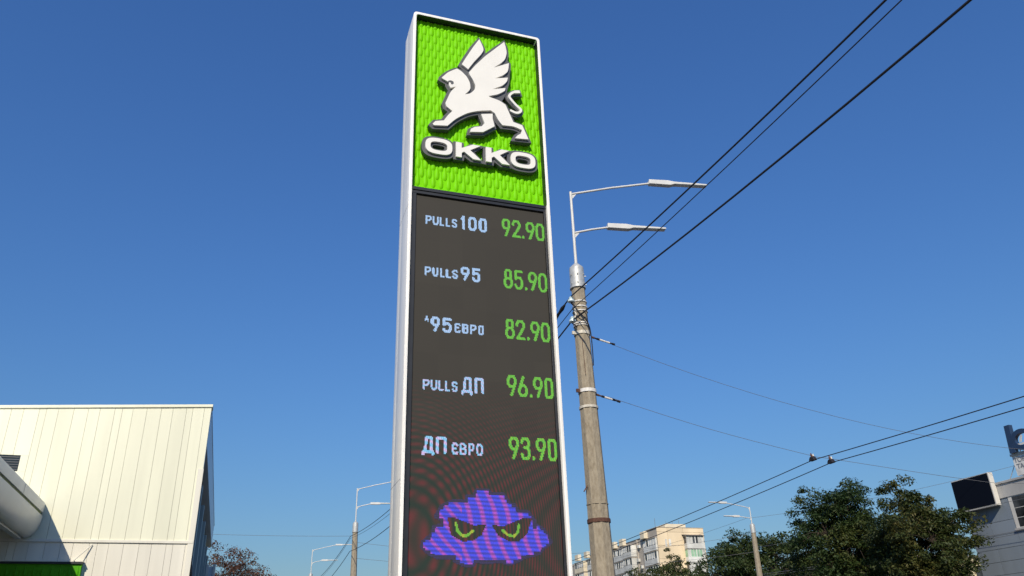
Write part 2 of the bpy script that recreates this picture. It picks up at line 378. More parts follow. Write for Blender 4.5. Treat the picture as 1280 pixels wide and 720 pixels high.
eye = [(-0.520, 9.462), (-0.505, 9.492), (-0.468, 9.506), (-0.432, 9.494), (-0.424, 9.462), (-0.446, 9.438), (-0.470, 9.440), (-0.462, 9.460), (-0.485, 9.470)]
MB().prism(eye, fn, 8.9515, 8.9548).build('emblem_nostril', 'emblem_grey', emb)
# the four letters under the emblem
def superellipse(cx, cz, a, b, e=2.9, n=40):
    o = []
    for k in range(n):
        t = 2*math.pi*k/n; c, s = math.cos(t), math.sin(t)
        o.append((cx+a*math.copysign(abs(c)**(2/e), c), cz+b*math.copysign(abs(s)**(2/e), s)))
    return o
def ring2(outer, inner, y0, y1):
    m = MB(); n = len(outer)
    for P in (outer, inner):
        for y in (y0, y1): m.v += [fn(x, z, y) for x, z in P]
    for k in range(n):
        j = (k+1) % n
        m.f += [(k, j, 2*n+j, 2*n+k), (n+k, 3*n+k, 3*n+j, n+j), (k, n+k, n+j, j), (2*n+k, 2*n+j, 3*n+j, 3*n+k)]
    return m
Zc, Hh = 8.287, .140
for cx, hw in ((-.639, .200), (.617, .196)):
    lb = ring2(superellipse(cx, Zc, hw+.040, Hh+.040), superellipse(cx, Zc, hw-.112, Hh-.104), 8.988, 9.066).build('logo_letter', 'emblem_grey', tot)
    lb['label'] = 'letter O of the brand name'
    ring2(superellipse(cx, Zc, hw-.006, Hh-.006), superellipse(cx, Zc, hw-.078, Hh-.066), 8.955, 8.9875).build('letter_face', 'emblem_white', lb)
def k_poly(x, w=.355, z0=8.162, z1=8.412, s=.084):
    zm = (z0+z1)/2
    return [(x, z0), (x+s, z0), (x+s, zm-.048), (x+s+.035, zm-.020), (x+w-.118, z0), (x+w, z0), (x+s+.125, zm+.022), (x+w-.006, z1), (x+w-.122, z1), (x+s, zm+.036), (x+s, z1), (x, z1)]
def k_hull(x, w=.355, z0=8.162, z1=8.412): 
    return [(x-.03, z0-.03), (x+.124, z0-.03), (x+.135, z0+.035), (x+.225, z0-.03), (x+w+.045, z0-.03), (x+w+.045, z0+.0), (x+.28, (z0+z1)/2+.02), (x+w+.035, z1+.0), (x+w+.035, z1+.03), (x+.22, z1+.03), (x+.13, z1-.045), (x+.124, z1+.03), (x-.03, z1+.03)]
for i, x in enumerate((-.392, .052)):
    lb = MB().prism(k_hull(x, .375-.02*i), fn, 8.990+.002*i, 9.066).build('logo_letter', 'emblem_grey', tot, bevel=.003)
    lb['label'] = 'letter K of the brand name'
    MB().prism(k_poly(x, .372-.014*i), fn, 8.955, 8.9895+.002*i).build('letter_face', 'emblem_white', lb)

for u, v in ((-.3, 9.2), (.1, 9.2), (.2, 9.9), (-.1, 10.1), (-.45, 9.6), (-.66, 8.68), (.05, 8.72), (.62, 8.72), (.55, 9.5), (-.82, 8.29), (-.46, 8.29), (-.35, 8.2), (.1, 8.2), (.44, 8.29), (.80, 8.29)):
    p = fn(u, v, 0); MB().tube([(p[0], 9.094, p[2]), (p[0], 9.127, p[2])], .012, 8).build('mounting_stud', 'emblem_grey', tot)

# display
SY = 9.080
scr = MB().box(XL+.118, XR-.082, SY, 9.1385, 1.60, 7.505).build('led_screen', 'led_face', tot)
MB().box(XL+.0445, XL+.116, 9.050, 9.1385, 1.50, 7.52).build('screen_border', 'black_trim', tot, bevel=.004)
MB().box(XL+.062, XL+.074, 9.044, 9.0497, 1.52, 7.50).build('border_rib', 'black_trim', tot)
MB().box(XR-.080, XR-.0445, 9.050, 9.1385, 1.50, 7.52).build('screen_border', 'black_trim', tot, bevel=.004)
MB().box(XL+.0445, XR-.0445, 9.052, 9.1385, 7.522, 7.566).build('screen_border', 'black_trim', tot, bevel=.004)
MB().box(XL+.0445, XR-.0445, 9.040, 9.1385, 7.570, 7.620).build('screen_header', 'black_trim', tot, bevel=.004)
MB().box(XL+.0445, XR-.0445, 9.045, 9.1385, .13, 1.49).build('base_panel', 'white_paint', tot)
MB().box(XL-.15, XR+.15, 8.85, 9.79, -.05, .10).build('plinth', 'kerbstone', tot, bevel=.01)
def rrect(): return [(0, .82), (.22, 1), (.78, 1), (1, .82), (1, .18), (.78, 0), (.22, 0), (0, .18), (0, .82)]
G9 = [[(1, .62), (1, .85), (.78, 1), (.22, 1), (0, .85), (0, .60), (.22, .46), (.78, .46), (1, .62)], [(1, .62), (.42, 0)]]
GL = {'0': [rrect()], 'O': [rrect()], '9': G9, '6': [[(1-u, 1-v) for u, v in s] for s in G9],
 '1': [[(.05, .78), (.62, 1), (.62, 0)]],
 '2': [[(0, .76), (0, .85), (.22, 1), (.78, 1), (1, .85), (1, .66), (0, 0), (1, 0)]],
 '3': [[(0, .80), (.2, 1), (.8, 1), (1, .85), (1, .66), (.78, .54), (.4, .54)], [(.78, .54), (1, .42), (1, .15), (.8, 0), (.2, 0), (0, .18)]],
 '5': [[(1, 1), (.04, 1), (.04, .54), (.24, .62), (.76, .62), (1, .46), (1, .16), (.78, 0), (.22, 0), (0, .16)]],
 '8': [[(.22, .54), (.78, .54), (.96, .66), (.96, .86), (.76, 1), (.24, 1), (.04, .86), (.04, .66), (.22, .54)], [(.22, .54), (0, .40), (0, .15), (.22, 0), (.78, 0), (1, .15), (1, .40), (.78, .54)]],
 '.': [[(0, 0), (1, 0)], [(0, .05), (1, .05)]],
 'P': [[(0, 0), (0, 1), (.7, 1), (1, .86), (1, .6), (.7, .45), (0, .45)]], 'U': [[(0, 1), (0, .2), (.25, 0), (.75, 0), (1, .2), (1, 1)]],
 'L': [[(0, 1), (0, 0), (1, 0)]],
 'S': [[(1, .84), (.75, 1), (.25, 1), (0, .84), (0, .67), (.25, .54), (.75, .46), (1, .33), (1, .16), (.75, 0), (.25, 0), (0, .16)]],
 'A': [[(0, 0), (.5, 1), (1, 0)], [(.2, .3), (.8, .3)]],
 'E': [[(1, .84), (.75, 1), (.25, 1), (0, .8), (0, .2), (.25, 0), (.75, 0), (1, .16)], [(0, .5), (.7, .5)]],
 'B': [[(0, 0), (0, 1), (.7, 1), (.95, .86), (.95, .66), (.7, .53), (0, .53)], [(.7, .53), (1, .40), (1, .14), (.75, 0), (0, 0)]],
 'D': [[(.14, 0), (.30, 1), (.88, 1), (.88, 0)], [(-.06, 0), (1.06, 0)], [(-.06, 0), (-.06, -.16)], [(1.06, 0), (1.06, -.16)]],
 'N': [[(0, 0), (0, 1), (1, 1), (1, 0)]]}       # D and N stand for the Cyrillic De and Pe, E for the Ukrainian Ye
WD = {'.': .28, '1': .62, 'L': .82, 'D': 1.22, 'N': 1.1, 'A': 1.0}
PITCH = .0122
def seg_d(px, pz, a, b):
    ax, az = a; bx, bz = b; dx, dz = bx-ax, bz-az; L2 = dx*dx+dz*dz
    t = np.clip(((px-ax)*dx+(pz-az)*dz)/max(L2, 1e-9), 0, 1)
    return np.hypot(px-ax-t*dx, pz-az-t*dz)
def cells(name, parent, mask_fn, x0, x1, z0, z1, p, colour, y):
    xs = np.arange(math.floor(x0/p), math.ceil(x1/p)+1)*p; zs = np.arange(math.floor(z0/p), math.ceil(z1/p)+1)*p
    X, Z = np.meshgrid(xs, zs); K = mask_fn(X, Z); me_v, me_f, cs = [], [], []
    for x, z in zip(X[K], Z[K]):
        i = len(me_v); h = p/2
        me_v += [(LX+x-h, y, z-h), (LX+x+h, y, z-h), (LX+x+h, y, z+h), (LX+x-h, y, z+h)]; me_f.append((i, i+1, i+2, i+3)); cs.append(colour(x, z))
    o0 = ORG[parent.name]; me = bpy.data.meshes.new(name)
    me.from_pydata([(a-o0[0], b-o0[1], c-o0[2]) for a, b, c in me_v], [], me_f); me.update()
    at = me.attributes.new('Col', 'FLOAT_COLOR', 'FACE')
    at.data.foreach_set('color', [q for c in cs for q in (*c, 1.0)])
    me.materials.append(M['led_lit']); o = bpy.data.objects.new(name, me); col.objects.link(o); o.parent = parent; return o
def text_cells(txt, x0, x1, z0, z1, th, colour, kind):
    gap = .16 if kind == 'price_digit' else .26; ws = [WD.get(c, 1.0) for c in txt]; u = (x1-x0)/(sum(ws)+gap*(len(txt)-1)); H = z1-z0; x = x0
    for c, w in zip(txt, ws):
        cw = w*u; segs = []
        for s in GL[c]:
            P = [(x+th/2+a*(cw-th), z0+th/2+b*(H-th)) for a, b in s]
            segs += list(zip(P[:-1], P[1:]))
        def f(X, Z, segs=segs):
            d = np.full(X.shape, 9.0)
            for a, b in segs: d = np.minimum(d, seg_d(X, Z, a, b))
            return d < th/2
        cells('decimal_point' if c == '.' else kind, scr, f, x-.03, x+cw+.03, z0-.06, z1+.03, PITCH, colour, TY)
        x += cw+gap*u
def wob(x, z): return math.sin(62*((x+.91)**2+.55*(z-2.98)**2)), math.sin(x*515/2.0+z*90)
def name_col(x, z):
    k = max(0, min(1, (5.9-z)/2.2)); a, b = wob(x, z); j = rnd.uniform(-.06, .06)
    base = np.array((.34, .52, .79)); tint = np.array((.85, .42, .74)) if a > 0 else np.array((.10, .58, .86))
    c = base*(1-.75*k*abs(a)) + tint*(.75*k*abs(a)); return tuple(np.clip(c*(1+.18*b)+j, .03, 1))
def price_col(x, z):
    k = max(0, min(1, (5.9-z)/2.2)); a, b = wob(x, z); j = rnd.uniform(.82, 1.12)
    c = np.array((.115, .47, .030))*j*(1+.16*b); t = np.array((.30, .55, .02)) if a > 0 else np.array((.02, .44, .05))
    return tuple(c*(1-.6*k)+t*.6*k*j)
TY = SY-.003
rows = [ (('PULLS', -.782, -.344, 7.066, 7.210, .0255), ('100', -.296, .084, 7.060, 7.279, .0375), ('92.90', .298, .932, 7.040, 7.326)),
 (('PULLS', -.782, -.338, 6.289, 6.425, .0255), ('95', -.298, -.025, 6.281, 6.488, .0375), ('85.90', .303, .930, 6.245, 6.529)),
 (('A', -.780, -.722, 5.636, 5.723, .016), ('95', -.696, -.424, 5.507, 5.714, .0375), ('EBPO', -.386, .012, 5.518, 5.659, .0255), ('82.90', .302, .932, 5.507, 5.789)),
 (('PULLS', -.782, -.343, 4.729, 4.866, .0255), ('DN', -.296, -.004, 4.724, 4.931, .034), ('96.90', .302, .934, 4.722, 5.008)),
 (('DN', -.778, -.487, 3.944, 4.151, .034), ('EBPO', -.420, -.035, 3.944, 4.092, .0255), ('93.90', .302, .934, 3.924, 4.207))]
for row in rows:
    for it in row:
        if len(it) == 5: text_cells(*it, .0368, price_col, 'price_digit')
        else: text_cells(*it, name_col, 'name_character')
def in_poly(X, Z, P):
    K = np.zeros(X.shape, bool); n = len(P)
    for k in range(n):
        (x1, z1), (x2, z2) = P[k], P[(k+1) % n]
        c = ((z1 > Z) != (z2 > Z)) & (X < (x2-x1)*(Z-z1)/((z2-z1) if abs(z2-z1) > 1e-9 else 1e-9)+x1); K ^= c
    return K
CL = [(-.593, 3.225), (-.527, 3.331), (-.421, 3.38), (-.235, 3.385), (-.224, 3.451), (-.145, 3.453), (-.114, 3.517), (.026, 3.521), (.045, 3.478), (.207, 3.483), (.237, 3.446), (.285, 3.371), (.336, 3.363), (.384, 3.289), (.517, 3.283), (.545, 3.239), (.585, 3.19), (.585, 3.12), (.633, 3.125), (.693, 3.089), (.774, 2.96), (.715, 2.923), (.629, 2.848), (.506, 2.811), (.425, 2.792), (.364, 2.756), (.264, 2.723), (.167, 2.754), (-.029, 2.735), (-.144, 2.752), (-.183, 2.708), (-.259, 2.702), (-.373, 2.75), (-.392, 2.785), (-.58, 2.787), (-.674, 2.826), (-.749, 2.887), (-.74, 2.931), (-.638, 3.012), (-.62, 3.092), (-.515, 3.115), (-.52, 3.20)]
EL = [(-.475, 3.215), (-.391, 3.214), (-.159, 3.132), (-.005, 3.145), (-.063, 3.021), (-.18, 2.956), (-.296, 2.949), (-.43, 3.015)]
ER = [(.055, 3.145), (.197, 3.126), (.443, 3.224), (.56, 3.222), (.496, 3.049), (.392, 2.959), (.271, 2.953), (.134, 3.024)]
def cloud_col(x, z):
    a = math.sin(x*40+(z-2.9)*12*(1 if x > -.3 else 3.0)+.8*math.sin(z*9)); rw = .72+.28*math.sin(z/.0122*math.pi*.5+x*5); g = rnd.uniform(.85, 1.12)
    t = max(0, min(1, (a-.05)/.95)); c = np.array((.045, .055, .88))*(1-t) + np.array((.46, .07, .58))*t
    return tuple(c*rw*g)
def halo(X, Z):
    d = np.full(X.shape, 9.0)
    for k in range(len(CL)): d = np.minimum(d, seg_d(X, Z, CL[k], CL[(k+1) % len(CL)]))
    return (d < .036) & ~in_poly(np.round(X/.0244)*.0244, np.round(Z/.0244)*.0244, CL) & ~in_poly(X, Z, EL) & ~in_poly(X, Z, ER)
P2 = PITCH
cells('cloud_picture', scr, lambda X, Z: in_poly(np.round(X/.0244)*.0244, np.round(Z/.0244)*.0244, CL) & ~in_poly(X, Z, EL) & ~in_poly(X, Z, ER), -.8, .85, 2.65, 3.55, P2, cloud_col, TY)
cells('picture_glow', scr, halo, -.85, .9, 2.6, 3.6, P2, lambda x, z: tuple(np.array((.016, .010, .075))*(.6+.5*math.sin(z/.0122*math.pi*.5+x*5)**2)*rnd.uniform(.6, 1.2)), TY-.0005+.001)
for P in ([(-.372, 3.151), (-.350, 3.062), (-.300, 3.016), (-.240, 3.016), (-.165, 3.070)], [(.196, 3.080), (.254, 3.030), (.325, 3.016), (.375, 3.055), (.395, 3.145)]):
    def pupil(X, Z, P=P):
        d = np.full(X.shape, 9.0)
        for a, b in zip(P[:-1], P[1:]): d = np.minimum(d, seg_d(X, Z, a, b))
        return d < .0155
    cells('picture_eye', scr, pupil, -.42, .44, 2.95, 3.2, P2, lambda x, z: (.13+.25*max(0, math.sin(x*60)), .42, .02), TY)

# ------------------------------------------------------------------ station shop (left)
SX1, SY0 = -.914, 21.0
shop = thing('station_shop', 'white panelled filling station shop with sloping parapet and green fascia', 'building', (-8, 30, 0))
ztop = lambda x: 8.012 + (x-SX1)*.0727
LED = 4.607
MB().prism([(-14, 0), (SX1-.02, 0), (SX1-.02, ztop(SX1)-.06), (-14, ztop(-14)-.06)], lambda u, v, w: (u, w, v), SY0+.045, SY0+.30).build('front_wall', 'joint', shop)
MB().box(-14, SX1-.5, SY0+.35, 39.0, 0, 6.9).build('core_wall', 'soffit', shop)
MB().box(-14, SX1-.35, SY0+.32, 39.1, 6.92, 7.05).build('roof', 'roof_felt', shop)
seams = [-14.0, -13.4, -12.95, -12.3, -11.7, -11.3, -10.7, -10.1, -9.5, -9.1, -8.5, -7.9, -7.45, -6.9, -6.35, -5.80, -5.355, -5.10, -4.77, -4.62, -4.365, -4.035, -3.72, -3.465, -3.135, -2.97, -2.73, -2.415, -2.085, -1.815, -1.50, -1.35, -1.08, SX1]
WX0, WX1, WZ0, WZ1 = -6.30, -4.935, 6.14, 6.515          # louvred opening
for a, b in zip(seams[:-1], seams[1:]):
    g = .003; x0, x1 = a+g, b-g*(b != SX1)
    fn2 = lambda u, v, w: (u, w, v)
    y0 = SY0+rnd.uniform(-.002, .002)
    if x1 > WX0 and x0 < WX1:
        c0, c1 = max(x0, WX0), min(x1, WX1)
        MB().prism([(x0, LED+.035), (x1, LED+.035), (x1, WZ0), (x0, WZ0)], fn2, y0, SY0+.044).build('cladding_panel', 'cream_panel', shop)
        MB().prism([(x0, WZ1), (x1, WZ1), (x1, ztop(x1)-.07), (x0, ztop(x0)-.07)], fn2, y0, SY0+.044).build('cladding_panel', 'cream_panel', shop)
        if x1 > WX1: MB().prism([(WX1, WZ0+.002), (x1, WZ0+.002), (x1, WZ1-.002), (WX1, WZ1-.002)], fn2, y0, SY0+.044).build('cladding_panel', 'cream_panel', shop)
    else:
        MB().prism([(x0, LED+.035), (x1, LED+.035), (x1, ztop(x1)-.07), (x0, ztop(x0)-.07)], fn2, y0, SY0+.044).build('cladding_panel', 'cream_panel', shop)
    if x1 < -1.35 or True:
        MB().box(x0, x1, y0+.006, SY0+.044, .02, LED-.035).build('cladding_panel', 'pale_panel', shop)
MB().prism([(-14.02, ztop(-14)-.068), (SX1+.03, ztop(SX1)-.066), (SX1+.03, ztop(SX1)+.004), (-14.02, ztop(-14)+.004)], lambda u, v, w: (u, w, v), SY0-.035, SY0+.34).build('coping', 'cream_panel', shop, bevel=.006)
MB().box(-14, SX1-.004, SY0-.028, SY0+.04, LED-.032, LED+.032).build('ledge', 'pale_panel', shop, bevel=.008)
MB().box(-1.03, SX1+.012, SY0-.022, SY0-.003, .02, 6.36).build('corner_trim', 'pale_panel', shop)
MB().box(SX1-.0395, SX1-.002, SY0+.046, SY0+.34, .02, 7.93).build('corner_return', 'pale_panel', shop)
wn = MB().box(WX0+.01, WX1-.004, SY0+.030, SY0+.0445, WZ0+.004, WZ1-.004).build('louvre_window', 'dark_glass', shop)
for k in range(6):
    z = WZ0+.03+k*.058
    MB().prism([(SY0+.012, z), (SY0+.029, z+.018), (SY0+.029, z+.026), (SY0+.012, z+.008)], lambda u, v, w: (w, u, v), WX0+.02, WX1-.02).build('louvre_slat', 'emblem_grey', wn)
# flank towards the totem: projecting top band over recessed bays
MB().box(SX1-.30, SX1-.001, SY0+.345, 39.25, 7.03, 7.945).build('flank_band', 'blue_grey_panel', shop)
MB().box(SX1-.33, SX1+.012, SY0+.342, 39.27, 7.947, 8.0).build('flank_coping', 'blue_grey_panel', shop)
nb = 6; bw = (39.2-SY0-.4)/nb
for k in range(nb):
    ya = SY0+.40+k*bw
    MB().box(SX1-.42, SX1-.36, ya+.05, ya+bw-.30, .05, 7.0).build('flank_panel', 'teal_panel', shop)
    MB().box(SX1-.36, SX1-.08, ya+bw-.30, ya+bw-.12, .02, 6.6).build('flank_fin', 'teal_panel', shop)
    MB().box(SX1-.357, SX1-.20, ya+.06, ya+bw-.32, 6.62, 6.72).build('flank_rail', 'black_trim', shop)
MB().tube([(SX1-.1, SY0+1.2, 4.6), (SX1+.02, SY0+2.0, 3.6)], .05, 8).build('drain_pipe', 'emblem_grey', shop)
# green fascia over the entrance, with the same moulded scales
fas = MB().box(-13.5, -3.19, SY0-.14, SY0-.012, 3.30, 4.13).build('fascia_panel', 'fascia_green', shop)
MB().box(-13.55, -3.165, SY0-.19, SY0-.011, 4.132, 4.152).build('fascia_trim', 'pale_panel', fas)
MB().box(-13.55, -3.185, SY0-.185, SY0-.012, 4.085, 4.131).build('fascia_edge_frame', 'black_trim', fas)  # black top edge frame of the fascia sign
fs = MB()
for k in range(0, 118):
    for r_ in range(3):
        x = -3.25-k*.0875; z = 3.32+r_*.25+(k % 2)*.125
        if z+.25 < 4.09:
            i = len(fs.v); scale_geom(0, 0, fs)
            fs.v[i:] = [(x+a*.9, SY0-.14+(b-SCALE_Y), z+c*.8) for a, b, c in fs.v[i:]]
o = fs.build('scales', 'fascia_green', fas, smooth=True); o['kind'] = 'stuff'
MB().tube([(-3.07, SY0-.02, 4.53), (-3.36, SY0-.21, 4.15)], .012, 6).build('stay_rod', 'pale_panel', shop)
# small frame board standing behind the shop corner
fb = thing('notice_frame', 'pale framed grey board standing beside the shop flank', 'board', (-.72, 33.9, 0))
for x in (-.835, -.595): MB().box(x-.045, x+.045, 33.82, 33.98, 0, 5.64+(x+.835)*.1).build('post', 'off_white_frame', fb, bevel=.008)
MB().box(-.789, -.641, 33.87, 33.93, 3.0, 5.57).build('board', 'blue_grey_panel', fb)

# fuelling canopy: bull-nosed edge running towards the shop
can = thing('fuel_canopy', 'white fuelling canopy with rounded bull-nose edge reaching the shop wall', 'canopy', (-9, 8, 0))
CY0, CY1 = -6.0, SY0-.045
nose = [(-4.48+.28*math.cos(R(-90+k*9)), 5.12+.47*math.sin(R(-90+k*9))) for k in range(11)]
nose += [(-4.20, 5.135), (-4.23, 5.14), (-5.0, 5.14), (-5.0, 4.80), (-4.50, 4.80)]
fnc = lambda u, v, w: (u, w, v)
MB().prism(nose, fnc, CY0, CY1).build('bull_nose', 'canopy_white', can, smooth=True)
capn = [(-4.205, 5.205), (-4.20, 5.40), (-4.22, 5.44), (-4.29, 5.47), (-16, 5.62), (-16, 5.205)]
MB().prism(capn, fnc, CY0, CY1).build('upper_fascia', 'canopy_white', can, smooth=True)
MB().box(-15.9, -4.235, CY0+.01, CY1-.01, 5.142, 5.203).build('light_slot', 'canopy_slot', can)
MB().box(-16, -5.01, CY0, CY1, 4.80, 5.138).build('slab', 'soffit', can)
MB().box(-4.64, -4.515, CY0, CY1-.05, 4.615, 4.798).build('soffit_trim', 'canopy_white', can, bevel=.01)
for x in (-10.5,):
    for y in (1.0, 9.0, 16.0): MB().tube([(x, y, 0), (x, y, 4.798)], .22, 16).build('column', 'canopy_white', can, smooth=True)
for k in range(8):
    y = CY1 - 2.2 - k*3.1
    o = MB().box(-4.1995, -4.197, y, y+.008, 5.21, 5.40).build('seam', 'joint', can)

# ------------------------------------------------------------------ concrete lamp masts
def lamp_head(m_parent, x0, z0, x1, z1, y, s, y1=None):
    """flat LED lantern from (x0,z0) to (x1,z1); s = +1/-1 side"""
    d = Vector((x1-x0, (y1 if y1 is not None else y)-y, z1-z0)); L = d.length; d.normalize(); w_ = Vector((0, 0, 1)).cross(d).normalized(); n = d.cross(w_)
    if n.z < 0: n = -n
    P = lambda a, b, w: tuple(Vector((x0, y, z0)) + d*a + n*b + w_*w)
    body = MB(); prof = [(-.05, -.055), (L*.34, -.062), (L*.42, -.026), (L, -.020), (L+.01, .0), (L, .018), (L*.42, .035), (L*.30, .062), (-.05, .058)]
    body.prism(prof, P, -.068, .068)
    b = body.build('lantern', 'lamp_paint', m_parent, bevel=.008)
    lens = MB(); lens.prism([(L*.45, -.031), (L*.96, -.026), (L*.96, -.021), (L*.45, -.026)], P, -.055, .055)
    lens.build('lens', 'lamp_lens', b)
    return b
def mast(loc, s, label, detail=True, arms=((11.36, 1.92, 11.80, 3.27), (10.34, .83, 10.55, 2.12)), top=11.42, skew=-.17):
    bx, by = loc
    t = thing('lamp_mast', label, 'lamp post', (bx, by, 0), 'concrete street lamp masts along the road')
    # slightly leaning octagonal spun-concrete shaft
    axis = lambda z: (bx - s*.118*z/9.0, by)
    m = MB(); n = 8; zz = (0, 1.5, 3, 4.5, 6, 7.5, 9.06)
    for z in zz:
        r_ = .255 - .1135*z/9.06; cx, cy = axis(z)
        m.v += [(cx+r_*1.04*math.cos(R(22.5+12+45*k)), cy+r_*1.04*math.sin(R(22.5+12+45*k)), z) for k in range(n)]
    for k in range(len(zz)-1):
        for j in range(n): q = k*n; m.f.append((q+j, q+(j+1) % n, q+n+(j+1) % n, q+n+j))
    m.f += [tuple(range(n-1, -1, -1)), tuple(range((len(zz)-1)*n, len(zz)*n))]
    m.build('shaft', 'concrete', t, bevel=.012)
    cx, cy = axis(9.2)
    m = MB().tube([(cx, cy, 8.97), (cx, cy, 9.42), (cx, cy, 9.46), (cx, cy, 9.50), (cx, cy, 9.56)], [.162, .158, .150, .11, .05], 20)
    clr = m.build('collar', 'galvanised', t, smooth=True)
    MB().tube([(cx, cy, 8.95), (cx, cy, 8.99)], [.172, .172], 20).build('collar_rim', 'galvanised', clr, smooth=True)
    if detail:
        for k, z in enumerate((9.05, 9.25)):
            for a in (200, 250, 300, 340): 
                c_, s_ = math.cos(R(a)), math.sin(R(a)); MB().tube([(cx+.155*c_, cy+.155*s_, z), (cx+.195*c_, cy+.195*s_, z)], .011, 6).build('bolt', 'galvanised', clr)
    MB().tube([(cx, cy, 9.5), (cx, cy, 10.2), (cx, cy, top)], [.034, .032, .030], 10).build('riser', 'lamp_paint', t, smooth=True)
    X = lambda d: cx + s*d
    for (za, d1, zb, d2) in arms:
        Yk = lambda d: cy + skew*d
        MB().tube([(cx, cy, za), (X(d1*.5), Yk(d1*.5), za+(zb-za)*.53), (X(d1+.10), Yk(d1+.10), zb+.005)], .025, 10).build('arm', 'lamp_paint', t, smooth=True)
        MB().prism([(0, za-.16), (.0, za-.02), (.14, za+.02)], lambda u, v, w: (cx+s*u, w+skew*u, v), cy-.006, cy+.006).build('gusset', 'lamp_paint', t)
        lamp_head(t, X(d1), zb, X(d2), zb, Yk(d1), s, Yk(d2))
    if detail:
        def band(z, h, mk, name='band', grow=.012):
            a = axis(z); r_ = .255-.1135*z/9.06+grow
            return MB().tube([(a[0], a[1], z-h/2), (a[0], a[1], z+h/2)], [r_*1.03, r_*1.03], 16).build(name, mk, t, smooth=True)
        for z, h, mk in ((7.90, .07, 'clamp'), (6.64, .07, 'porcelain'), (6.30, .05, 'clamp'), (4.09, .07, 'rust'), (8.62, .02, 'porcelain'), (8.50, .02, 'porcelain'), (8.40, .02, 'porcelain'), (8.12, .025, 'porcelain'), (8.07, .02, 'porcelain')):
            b = band(z, h, mk)
            if h > .06 and mk != 'rust':
                a = axis(z); r_ = .27-.1135*z/9.06
                MB().box(a[0]-s*(r_+.04)-.03, a[0]-s*(r_+.04)+.07, a[1]-.06, a[1]-.02, z-.035, z+.035).build('clamp_lug', 'rust' if z < 7 else mk, b)
        for z in (8.60, 8.14):                       # pin insulators that carry the feeder cables
            a = axis(z); x = 6.17; y = a[1]-.18
            MB().tube([(a[0]-.12, a[1]-.05, z-.10), (x, y, z-.10), (x, y, z-.02)], .012, 6).build('insulator_pin', 'rust', t)
            MB().tube([(x, y, z-.075), (x, y, z-.06), (x, y, z-.02), (x, y, z+.005), (x, y, z+.03), (x, y, z+.055)], [.05, .075, .07, .04, .05, .025], 14).build('insulator', 'glass_insulator', t, smooth=True)
        a = axis(8.3)
        MB().tube([(a[0]-.17, a[1]-.10, 8.42), (a[0]-.16, a[1]-.14, 8.28), (a[0]-.19, a[1]-.13, 8.20)], .022, 8).build('cable_clip', 'clamp', t)
        MB().tube(catmull3([(6.17, a[1]-.20, 8.55), (6.30, a[1]-.24, 8.30), (6.44, a[1]-.23, 8.16), (6.55, a[1]-.19, 7.95), (6.60, a[1]-.12, 7.55), (6.62, a[1]-.06, 7.2)]), .011, 6).build('jumper_cable', 'cable', t)
        MB().tube(catmull3([(6.17, a[1]-.20, 8.08), (6.33, a[1]-.25, 8.22), (6.46, a[1]-.22, 8.30), (6.52, a[1]-.19, 8.05), (6.56, a[1]-.17, 7.86)]), .010, 6).build('jumper_cable', 'cable', t)
        a = axis(4.72); MB().tube([(a[0]-.2, a[1]-.05, 4.74), (a[0]-.29, a[1]-.08, 4.62)], .012, 6).build('rusty_pin', 'rust', t)
        band(4.40, .02, 'concrete', 'crack_band', .004)
        a = axis(7.3)
        cr = MB().tube([(a[0]-.10, a[1]-.175, 7.75), (a[0]-.08, a[1]-.185, 6.95)], .006, 5)
        cr.build('crack_seam', 'rust', t)
    return t
def catmull3(pts, n=5):
    out = []
    for k in range(len(pts)-1):
        p = [Vector(pts[max(0, min(len(pts)-1, k+j))]) for j in (-1, 0, 1, 2)]
        for i in range(n):
            t = i/n; out.append(.5*((2*p[1])+(p[2]-p[0])*t+(2*p[0]-5*p[1]+4*p[2]-p[3])*t*t+(3*p[1]-p[0]-3*p[2]+p[3])*t**3))
    return out+[Vector(pts[-1])]
mast((6.55, 14.04), 1, 'concrete lamp mast just right of the price totem with two arms')
far = mast((6.58, 46.7), 1, 'smaller concrete lamp mast left of the totem, nearer of the two there', False)
dup(far, (6.55, 71.8, 0), 'farthest small lamp mast, left of the totem above the rusty tree')
mast((30.95, 44.2), -1, 'lamp mast across the road before the dark trees, arms pointing left', False, ((10.50, 1.7, 10.78, 2.95), (9.86, .9, 9.96, 1.98)), 10.56, 0.0)

# ------------------------------------------------------------------ overhead lines
def cable(name, label, pts, rad, mk, cat='cable', group=None, n=6):
    o = MB().tube(pts, rad, n).build(name, mk, smooth=True); return tag(o, label, cat, group)
def sag(p, q, s, n=28):
    p, q = Vector(p), Vector(q); return [p.lerp(q, k/n) - Vector((0, 0, 4*s*(k/n)*(1-k/n))) for k in range(n+1)]
def run(x, z1, sag_, zb=None):
    """a cable carried on the near masts: span behind the photographer, then the span down the road"""
    return sag((x, -19.0, z1), (x, 13.86, z1), sag_)[:-1] + sag((x, 13.86, z1), (6.2, 46.55, (zb or z1)), .75)[:-1] + sag((6.2, 46.55, (zb or z1)), (6.2, 71.7, (zb or z1)-.1), .5)
cable('feeder_cable', 'thick black overhead cable, uppermost of three crossing the upper right sky', run(6.17, 8.66, .66, 8.72), .0140, 'cable', 'cable', 'feeder cables on the masts')
cable('feeder_cable', 'thin overhead cable close under the uppermost one in the upper right sky', run(6.19, 8.38, .50, 8.60), .0080, 'cable', 'cable', 'feeder cables on the masts')
cable('feeder_cable', 'thick black overhead cable, lowest of three crossing the upper right sky', run(6.17, 8.12, .99, 7.90), .0155, 'cable', 'cable', 'feeder cables on the masts')
